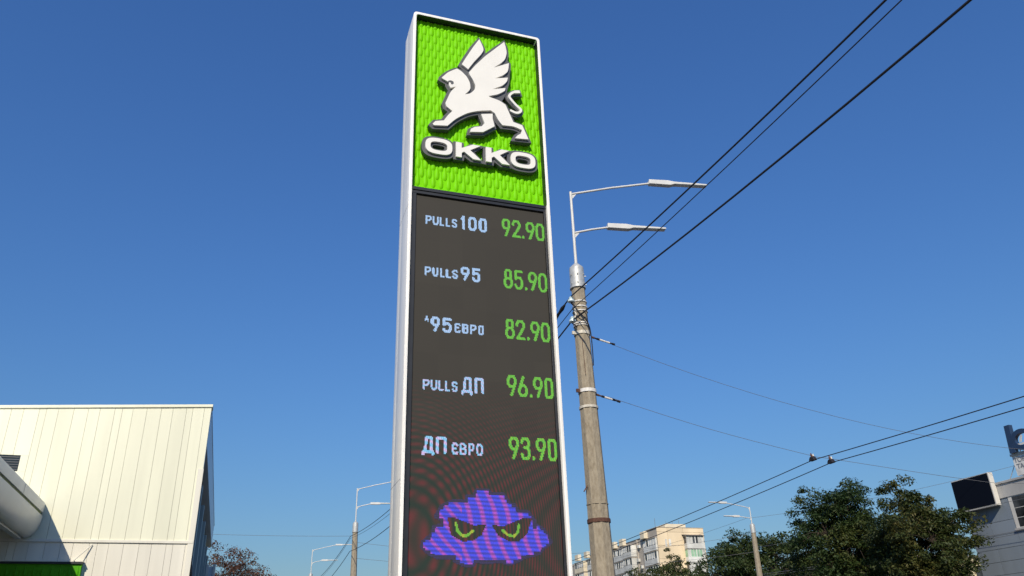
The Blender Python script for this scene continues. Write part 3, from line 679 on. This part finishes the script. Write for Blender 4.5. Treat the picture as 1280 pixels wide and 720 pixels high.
tg = tag(MB().tube([(6.17, 14.2, 8.62), (6.17, 14.35, 8.60), (6.17, 14.55, 8.57), (6.17, 14.8, 8.54), (6.17, 15.0, 8.51)], [.02, .045, .03, .045, .02], 8).build('cable_joint', 'cable', smooth=True), 'black tension joint on the top cable between totem and mast', 'cable joint')
def par_span(x0, x1, xm, a, k, y, n=34): return [(x0+(x1-x0)*i/n, y, a+k*(x0+(x1-x0)*i/n-xm)**2) for i in range(n+1)]
cable('span_wire', 'upper thin span wire leaving the near mast to the right', par_span(6.85, 30.8, 18.75, 6.02, .0127, 14.04), .0048, 'wire_grey', 'wire', 'span wires across the road')
lw = [(6.9, 14.04, 6.575), (9.2, 14.04, 6.03), (11.67, 14.04, 5.58), (12.14, 14.04, 5.54), (15.66, 14.04, 5.246), (17.5, 14.04, 5.20), (22, 14.04, 5.5), (30.8, 14.04, 6.6)]
cable('span_wire', 'lower thin span wire carrying the two trolley wire hangers', catmull3(lw), .0048, 'wire_grey', 'wire', 'span wires across the road')
for z, lab in ((7.86, 'banded insulator string on the upper span wire at the mast'), (6.60, 'banded insulator string on the lower span wire at the mast')):
    ins = thing('strain_insulator', lab, 'insulator', (6.65, 14.04, z), 'strain insulators at the near mast')
    for k in range(9):
        xa = 6.66+k*.058; zz_ = z-(xa-6.66)*.23
        MB().tube([(xa, 14.04, zz_), (xa+.058, 14.04, zz_-.0133)], .021 if k in (3, 4, 6) else .017 if k % 2 else .024, 8).build('segment', ('rust', 'cable', 'cable', 'porcelain', 'porcelain', 'porcelain', 'porcelain', 'cable', 'cable')[k] if z > 7 else ('rust', 'rust', 'cable', 'porcelain', 'porcelain', 'porcelain', 'cable', 'cable', 'cable')[k], ins)
for x, z, zf, lab, dz in ((11.67, 5.49, 5.44, 'upper trolley contact wire with hanger, right of the mast', .42), (12.14, 5.455, 5.36, 'lower trolley contact wire with hanger, right of the mast', .42)):
    p = sag((x, -19, z), (x, 14.04, z), dz)[:-1] + sag((x, 14.04, z), (x+.1, 46.7, zf), .35)[:-1] + sag((x+.1, 46.7, zf), (x, 80, zf), .35)
    cable('trolley_wire', lab, p, .0095, 'cable', 'wire', 'trolley wires over the road')
    h = thing('wire_hanger', 'dark clamp gripping the %s trolley wire under the span wire' % ('upper' if x < 12 else 'lower'), 'wire hanger', (x, 14.04, z), 'trolley wire hangers')
    MB().prism([(-.085, -.015), (.085, -.015), (.07, .03), (.035, .07), (-.035, .07), (-.07, .03)], lambda u, v, w: (x+w, 14.04+u, z+v), -.045, .045).build('clamp_body', 'cable', h, bevel=.008)
    for u in (-.045, .045): MB().tube([(x+u*.6, 14.04+u*.5, z+.06), (x+u, 14.04+u*.5, z+.10), (x+u, 14.04+u*.5, z+.14)], [.024, .019, .010], 8).build('insulator_cap', 'clamp' if u > 0 else 'rust', h)
cable('span_wire', 'thin span wire behind the shop, left of the nearer far mast', sag((6.4, 46.7, 8.75), (-16, 46.7, 9.6), .35), .008, 'wire_grey', 'wire', 'span wires across the road')
cable('span_wire', 'upper thin span wire from the far left mast across the road', sag((6.55, 46.7, 8.41), (30.85, 44.2, 8.9), .9), .008, 'wire_grey', 'wire', 'span wires across the road')
cable('span_wire', 'lower thin span wire from the far left mast across the road', sag((6.6, 46.7, 7.55), (30.85, 44.2, 7.8), .7), .008, 'wire_grey', 'wire', 'span wires across the road')
cable('roadside_wire', 'thin wire from the mast across the road to the roof sign', sag((30.9, 44.1, 9.85), (38.25, 30.9, 10.4), .25)+[Vector((38.3, 30.7, 10.45))], .008, 'wire_grey', 'wire', 'wires along the far roadside')
cable('roadside_wire', 'thin slack wire on the mast across the road, receding behind it', sag((30.9, 44.3, 9.9), (31, 78, 10.6), .4), .008, 'wire_grey', 'wire', 'wires along the far roadside')
cable('roadside_wire', 'thin wire running behind the leafy crowns under the billboard', sag((36.9, 12, 8.7), (36.9, 52.4, 9.3), .5), .009, 'wire_grey', 'wire', 'wires along the far roadside')
cable('roadside_wire', 'upper of two wires crossing before the slate facade', sag((36.7, 12, 7.35), (36.7, 52.4, 7.35), .33), .013, 'wire_grey', 'wire', 'wires along the far roadside')
cable('roadside_wire', 'lower of two wires crossing before the slate facade', sag((36.7, 12, 7.22), (36.7, 52.4, 7.22), .33), .011, 'wire_grey', 'wire', 'wires along the far roadside')

# ------------------------------------------------------------------ panel-built apartment block far behind
apt = thing('apartment_block', 'tall panel apartment block with sunlit yellow end wall and glazed balconies', 'building', (87.7, 172, 0))
AX0, AX1, AY0, AY1, AZ = 82.2, 93.2, 150.0, 200.0, 27.3
MB().box(AX0+.14, AX1-.14, AY0+.14, 156.9, 0, AZ-.02).build('wall', 'apt_grey', apt)
MB().box(AX0+.14, AX1-.14, 156.91, 185.0, 0, 26.15).build('wall', 'apt_grey', apt)
MB().box(AX0+.14, AX1-.14, 185.01, AY1, 0, 25.5).build('wall', 'apt_grey', apt)
MB().box(AX0+.05, AX1-.05, 156.92, 185.0, 26.151, 26.27).build('roof_edge', 'roof_felt', apt)
fl = [26.4-2.65*k for k in range(10)] + [0]
xs_ = [AX0, 84.68, 88.35, AX1]
edges = [AZ]+fl
for a, b in zip(edges[:-1], edges[1:]):
    for c, d in zip(xs_[:-1], xs_[1:]):
        MB().box(c+.03, d-.03, AY0-rnd.uniform(0, .02), AY0+.139, b+.03, a-.02).build('end_wall_panel', 'apt_yellow', apt)
MB().box(AX0-.06, AX1+.06, AY0-.07, 157.0, AZ-.015, AZ+.08).build('parapet_cap', 'apt_grey', apt)
MB().box(84.95, 89.8, 151.2, 156, AZ+.08, 28.25).build('roof_cabin', 'apt_cream', apt)
for x0, x1, z0, z1 in ((83.9, 84.28, 23.5, 25.0), (84.75, 85.25, 23.7, 25.0)): MB().box(x0, x1, AY0-.032, AY0-.022, z0, z1).build('paint_patch', 'apt_white', apt)
for k in range(3): MB().tube([(86+2.1*k, 152.5+k, 28.2), (86+2.1*k, 152.5+k, 29.0+.3*k)], .035, 5).build('aerial', 'wire_grey', apt)
MB().tube([(AX0+.15, 150.6, AZ), (AX0+.15, 150.6, 29.2)], .04, 5).build('aerial', 'wire_grey', apt)
# glazed balconies on the end wall
def end_balcony(z0, green):
    b = MB().box(88.25, 92.4, AY0-1.15, AY0-.031, z0, z0+1.0).build('balcony', 'apt_white', apt)
    MB().box(88.3, 92.35, AY0-1.06, AY0-.035, z0+1.001, z0+2.45).build('balcony_glazing', 'green_curtain' if green else 'curtain_glass', b)
    for k in range(7):
        x = 88.3+k*.675 - (.06 if k == 6 else 0)
        w = .05 if k not in (3,) else .09
        MB().box(x-w, x+w, AY0-1.13, AY0-1.062, z0+1.0, z0+2.45).build('mullion', 'apt_white', b)
    for k in (0, 1, 4, 5) if not green else (0, 5):
        x = 88.42+k*.675; MB().box(x, x+.5, AY0-1.075, AY0-1.063, z0+1.03, z0+2.4).build('blind', 'apt_white', b)
    MB().box(88.2, 92.45, AY0-1.18, AY0-.031, z0+2.452, z0+2.52).build('balcony_slab', 'apt_white', b)
for k in range(9): end_balcony(23.08-2.65*k, k == 1)
MB().prism([(AY0-1.35, 25.58), (AY0-.031, 25.95), (AY0-.031, 25.85), (AY0-1.35, 25.50)], lambda u, v, w: (w, u, v), 87.9, 92.6).build('balcony_roof', 'roof_felt', apt)
# long facade towards the road
def bay(y0, y1, depth, z0, tone, nm=6, first=True):
    x0 = AX0-depth
    b = MB().box(x0, AX0+.135, y0, y1, z0, z0+1.05).build('balcony', tone, apt)
    MB().box(x0+.10, AX0+.135, y0+.10, y1-.10, z0+1.051, z0+2.40).build('balcony_glazing', 'curtain_glass', b)
    for k in range(nm+1):
        y = y0+.1+(y1-y0-.2)*k/nm
        MB().box(x0+.03, x0+.098, y-.06, y+.06, z0+1.05, z0+2.40).build('mullion', 'apt_white', b)
        if k < nm and rnd.random() < .55: MB().box(x0+.085, x0+.0995, y+.08, y+(y1-y0)/nm-.1, z0+1.2, z0+2.35).build('blind', 'apt_white', b)
    MB().box(x0+.02, AX0+.1, y0+.02, y0+.098, z0+1.052, z0+2.39).build('side_panel', tone, b)
    MB().box(x0-.04, AX0+.135, y0-.04, y1+.04, z0+2.402, z0+2.52).build('balcony_slab', 'apt_grey', b)
for k in range(9):
    z0 = 22.95-2.65*k
    bay(150.5, 156.0, .25, z0, 'apt_white', 5)
    bay(159.9, 164.2, 1.25, z0-.15, 'apt_white', 4); bay(164.4, 169.4, .9, z0-.25, 'apt_white', 5)
    bay(171.0, 173.6, .35, z0, 'apt_cream', 2)
    bay(180.5, 184.4, .9, z0-.2, 'apt_white', 4); bay(186.0, 191.5, 1.2, z0-.25, 'apt_cream', 4)
for y0, y1 in ((154.3, 156.1), (164.6, 166.4), (169.0, 171.6), (184.6, 186.3), (190, 192)):
    MB().box(AX0-.75, AX0+.13, y0, y1, 25.75, 27.15).build('roof_vent_box', 'apt_cream', apt)
for y in (156.5, 159.4, 170.2): MB().box(AX0-.12, AX0+.138, y-.3, y+.1, 0, 26.1).build('pilaster', 'apt_grey', apt)

for y, z in ((157.8, 24.3), (158.6, 21.6), (157.4, 20.1), (174.6, 23.9), (176.8, 22.0), (178.9, 24.4)):
    MB().box(AX0-.35, AX0+.139, y, y+.8, z, z+.6).build('air_conditioner', 'apt_white', apt, bevel=.03)
for y in (174.4, 177.4):
    for k in range(9): MB().box(AX0+.09, AX0+.139, y, y+1.5, 22.3-2.65*k, 23.8-2.65*k).build('window', 'curtain_glass', apt)

# ------------------------------------------------------------------ slate office building on the right, its billboard and roof sign
off = thing('office_building', 'slate grey panelled building at the right edge with stone parapet', 'building', (44, 23, 0))
OX, OY1, OZ = 38.0, 34.32, 9.74
MB().box(OX+.06, 52, 8, OY1-.02, 0, OZ-.3).build('wall', 'apt_joint', off)
zs_ = [0, 1.3, 2.6, 3.3, 3.95, 4.6, 5.25, 5.88, 6.51, 7.16, 7.83, 8.92]
ys_ = [8.0, 11.0, 14.0, 17.0, 20.0, 23.0, 26.0, 29.2, 31.52, 33.0, OY1]
wz0, wz1 = 7.34, 8.92
for z0, z1 in zip(zs_[:-1], zs_[1:]):
    for y0, y1 in zip(ys_[:-1], ys_[1:]):
        if (y0, y1) == (29.2, 31.52) and z0 >= 7.16:
            if z0 < wz0: MB().box(OX, OX+.059, y0+.008, y1-.008, z0+.008, wz0-.004).build('facade_panel', 'slate_panel', off)
            continue
        MB().box(OX-rnd.uniform(0, .004), OX+.059, y0+.006, y1-.006, z0+.009, z1-.009).build('facade_panel', 'slate_panel', off)
MB().box(OX-.05, OX+.30, 8, OY1+.03, 8.925, OZ-.12).build('parapet', 'stone_trim', off)
MB().box(OX-.12, OX+.36, 7.95, OY1+.06, OZ-.118, OZ).build('parapet_cap', 'stone_trim', off, bevel=.015)
win = MB().box(OX-.02, OX+.058, 29.3, 31.50, wz0, wz1).build('window', 'off_white_frame', off)
for y0, y1 in ((30.42, 31.27), (29.36, 30.38)):
    for z0, z1 in ((7.38, 7.82), (7.85, 8.30), (8.33, 8.88)):
        MB().box(OX-.024, OX-.021, y0, y1, z0, z1).build('pane', 'curtain_glass', win)
MB().box(OX-.10, OX-.001, 29.2, 31.55, wz0-.10, wz0-.002).build('sill', 'stone_trim', win)
bb = thing('billboard', 'black blank billboard box fixed high on the slate facade', 'billboard', (37.8, 33.1, 8.6))
MB().box(37.62, 37.93, 31.93, 34.42, 8.60, 10.30).build('housing', 'off_white_frame', bb, bevel=.01)
MB().box(37.598, 37.619, 31.99, 34.38, 8.66, 10.26).build('face', 'board_black', bb)
MB().box(37.55, 37.618, 31.95, 34.40, 8.585, 8.625).build('bottom_rail', 'off_white_frame', bb)
MB().box(37.931, 37.999, 32.2, 32.4, 8.9, 9.1).build('bracket', 'galvanised', bb); MB().box(37.931, 37.999, 33.6, 33.8, 8.9, 9.1).build('bracket', 'galvanised', bb)
# roof sign: white lettered board with a big blue letter on top
rs = thing('roof_sign', 'weathered white roof board with faded letters under a blue letter b', 'sign', (38.4, 29, 9.7))
MB().box(38.2, 38.32, 25.2, 30.72, 9.86, 10.86).build('board', 'sign_white', rs)
MB().box(38.15, 38.37, 25.15, 30.78, 10.862, 10.98).build('board_cap', 'stone_trim', rs)
for y in (25.5, 28, 30.5): MB().box(38.33, 38.45, y-.05, y+.05, OZ-.2, 10.85).build('prop', 'galvanised', rs)
MB().tube([(38.4, 31.6, OZ-.2), (38.38, 30.75, 10.6)], .02, 6).build('brace', 'galvanised', rs)
def text_mesh(txt, size):
    cu = bpy.data.curves.new('lettering', 'FONT'); cu.body = txt; cu.size = size; cu.extrude = .006
    ob = bpy.data.objects.new('lettering', cu); col.objects.link(ob); bpy.context.view_layer.update()
    me = bpy.data.meshes.new_from_object(ob.evaluated_get(bpy.context.evaluated_depsgraph_get())); bpy.data.objects.remove(ob); return me
def sign_text(txt, size, y, z, x, parent, mk):
    me = text_mesh(txt, size); me.materials.clear(); me.materials.append(M[mk])
    o = bpy.data.objects.new('lettering', me); col.objects.link(o); o.parent = parent
    o.matrix_local = Matrix(((0, 0, -1, x-parent.location.x), (-1, 0, 0, y-parent.location.y), (0, 1, 0, z-parent.location.z), (0, 0, 0, 1)))
sign_text('TOP', .34, 30.66, 10.52, 38.19, rs, 'sign_ink'); sign_text('TA C', .34, 30.60, 10.20, 38.19, rs, 'sign_ink')
bl = MB().prism([(30.62, 10.98), (30.28, 10.98), (30.20, 12.42), (30.50, 12.42)], lambda u, v, w: (w, u, v), 38.0, 38.25).build('letter_b', 'letter_blue', rs)
ro, ri = [], []
for k in range(28):
    t = 2*math.pi*k/28; ro.append((29.72+.66*math.cos(t), 11.52+.54*math.sin(t))); ri.append((29.72+.40*math.cos(t), 11.54+.30*math.sin(t)))
m = MB(); n_ = 28
for P in (ro, ri):
    for x in (38.01, 38.24): m.v += [(x, y, z) for y, z in P]
for k in range(n_):
    j = (k+1) % n_; m.f += [(k, j, 2*n_+j, 2*n_+k), (n_+k, 3*n_+k, 3*n_+j, n_+j), (k, n_+k, n_+j, j), (2*n_+k, 2*n_+j, 3*n_+j, 3*n_+k)]
m.build('letter_bowl', 'letter_blue', bl, smooth=True)
MB().box(38.02, 38.04, 29.42, 30.06, 11.26, 11.36).build('bowl_bar', 'sign_white', bl)
MB().prism([(29.92, 11.42), (29.80, 11.40), (29.66, 11.72), (29.74, 11.76)], lambda u, v, w: (w, u, v), 38.02, 38.05).build('bowl_mark', 'sign_white', bl)
for k in range(4): MB().tube([(38.1, 30.55-.45*k, 10.97), (38.1, 30.4-.45*k, 11.15)], .03, 6).build('strut', 'galvanised', rs)
# sunlit yellow building glimpsed behind the leaves
yb = thing('yellow_building', 'pale yellow sunlit building glimpsed through leaves beside the slate building', 'building', (70, 78, 0))
MB().box(61.5, 84, 72, 86, 0, 11.4).build('wall', 'yellow_wall', yb)
MB().box(61.3, 84.2, 71.8, 86.2, 11.401, 11.6).build('roof_edge', 'apt_grey', yb)
w0 = None
for r_ in range(4):
    for c_ in range(8):
        x = 62.3+c_*2.75; z = 1.0+r_*2.65
        if w0 is None: w0 = MB().box(x, x+1.5, 71.93, 71.999, z, z+1.5).build('window', 'curtain_glass', yb); wx, wz = x, z
        else: share(w0, 'window', yb, (x-wx, 0, z-wz))

# ------------------------------------------------------------------ trees
def tree(name, label, base, h, rx, ry, zc, mk, n_tips, leaves, leaf=.22, seed=1, lean=(0, 0), droop=.25, group='street trees', shape=1.0, clump=.75, openness=0.0):
    rg = np.random.default_rng(seed); t = thing(name, label, 'tree', (base[0], base[1], 0), group)
    bx, by = base; top = Vector((bx+lean[0], by+lean[1], h*.62))
    m = MB(); k = 8; tr = .035*h*.55
    trunk = [Vector((bx, by, -.05)).lerp(top, i/k) + Vector((math.sin(i*1.3+seed)*.12, math.cos(i*1.7+seed)*.12, 0))*(i/k) for i in range(k+1)]
    m.tube(trunk, [tr*(1-.7*i/k) for i in range(k+1)], 9)
    tips = []
    ctr = np.array((bx+lean[0], by+lean[1], zc)); rz = h-zc
    n_l = 13
    hubs = []
    for i in range(n_l):
        a = 2*math.pi*(i/n_l)*2.4+rg.uniform(-.4, .4); f = rg.uniform(.30, .95)
        s_ = trunk[0].lerp(trunk[-1], .38+.62*i/n_l)
        e = Vector((ctr[0]+rx*.62*f*math.cos(a), ctr[1]+ry*.62*f*math.sin(a), min(h*.93, s_.z + rg.uniform(.15, .34)*h)))
        mid = s_.lerp(e, .5)+Vector((0, 0, .05*h)); m.tube([s_, mid, e], [tr*.36, tr*.22, tr*.08], 6); hubs.append((mid, e))
    P = []
    while len(P) < n_tips:
        v = rg.normal(size=3); v /= np.linalg.norm(v); r_ = rg.uniform(.20, 1.0)**.5
        lump = 1 + .22*math.sin(3.1*v[0]+seed)*math.cos(2.7*v[1]+1.3*seed) + .16*math.sin(5.3*v[2]+2*seed+4*v[0]) + rg.uniform(-.18, .04)
        zf = rz if v[2] > 0 else (zc-h*.22)
        p = ctr + np.array((v[0]*rx, v[1]*ry, v[2]*zf))*r_*lump
        if p[2] > 1.8: P.append(p)
    P = np.array(P)
    for p in P:
        pv = Vector(p); best = min(hubs, key=lambda q: (q[1]-pv).length)
        s_ = best[1] if (best[1]-pv).length < (best[0]-pv).length else best[0]
        mid = s_.lerp(pv, .55)+Vector((0, 0, .12)); m.tube([s_, mid, pv], [tr*.075, tr*.05, tr*.02], 4, caps=False)
    m.build('trunk', 'bark', t, smooth=True)
    per = leaves//n_tips; N = per*n_tips
    cen = np.repeat(P, per, axis=0); rc = clump*np.repeat(rg.uniform(.55, 1.25, n_tips), per)
    d = rg.normal(size=(N, 3)); d /= np.linalg.norm(d, axis=1)[:, None]; d *= (rg.uniform(0, 1, N)**.5)[:, None]
    pos = cen + d*rc[:, None]*np.array((1, 1, .55)); pos[:, 2] -= droop*rc*(d[:, 0]**2+d[:, 1]**2)
    nrm = d*.6 + rg.normal(size=(N, 3))*.55 + np.array((0, 0, .75)); nrm /= np.linalg.norm(nrm, axis=1)[:, None]
    tv = np.cross(nrm, rg.normal(size=(N, 3))); tv /= np.linalg.norm(tv, axis=1)[:, None]; bv = np.cross(nrm, tv)
    L = leaf*rg.uniform(.6, 1.35, N)[:, None]; Wd = L*rg.uniform(.34, .55, N)[:, None]
    V = np.stack([pos-tv*L*.5, pos+bv*Wd*.5-tv*L*.05, pos+tv*L*.5-nrm*L*.12, pos-bv*Wd*.5-tv*L*.05], 1).reshape(-1, 3) - np.array((bx, by, 0))
    me = bpy.data.meshes.new('crown'); me.vertices.add(4*N); me.vertices.foreach_set('co', V.ravel())
    me.loops.add(4*N); me.loops.foreach_set('vertex_index', np.arange(4*N)); me.polygons.add(N); me.polygons.foreach_set('loop_start', np.arange(N)*4)
    me.update(); me.validate(); me.materials.append(M[mk]); o = bpy.data.objects.new('crown', me); col.objects.link(o); o.parent = t
    return t
tree('locust_tree', 'tall feathery green tree, left of the two nearest the black billboard', (33.6, 38.9), 11.5, 3.0, 2.75, 7.4, 'leaf_mid', 440, 66000, .17, 3, lean=(-.1, .2), clump=.62)
tree('locust_tree', 'tall feathery green tree overlapping the slate building and billboard', (33.4, 33.35), 9.8, 2.7, 2.35, 6.6, 'leaf_olive', 400, 54000, .17, 11, lean=(0, -.1), clump=.60)
tree('maple_tree', 'dense dark round tree behind the lamp mast across the road', (42.6, 59.5), 12.2, 6.4, 5.0, 7.4, 'leaf_dark', 330, 46000, .26, 5, clump=1.0)
tree('maple_tree', 'dark tree filling the gap between the lamp mast and the taller trees', (48.5, 60.0), 10.6, 4.4, 4.0, 6.8, 'leaf_dark', 200, 24000, .26, 8, clump=1.0)
tree('young_tree', 'low olive tree in front of the yellow apartment end wall', (41.5, 78.0), 11.2, 4.0, 3.4, 7.6, 'leaf_olive', 120, 12000, .27, 21, clump=.9)
tree('young_tree', 'thin brownish tree before the apartment balconies beside the near mast', (50.0, 88.0), 14.4, 3.2, 3.0, 10.2, 'leaf_olive', 110, 8000, .28, 27, clump=.8)
tree('autumn_tree', 'rust brown sparse tree behind the shop corner on the left', (-.4, 56.0), 9.9, 3.5, 3.0, 7.2, 'leaf_rust', 170, 9500, .15, 31, clump=.62)
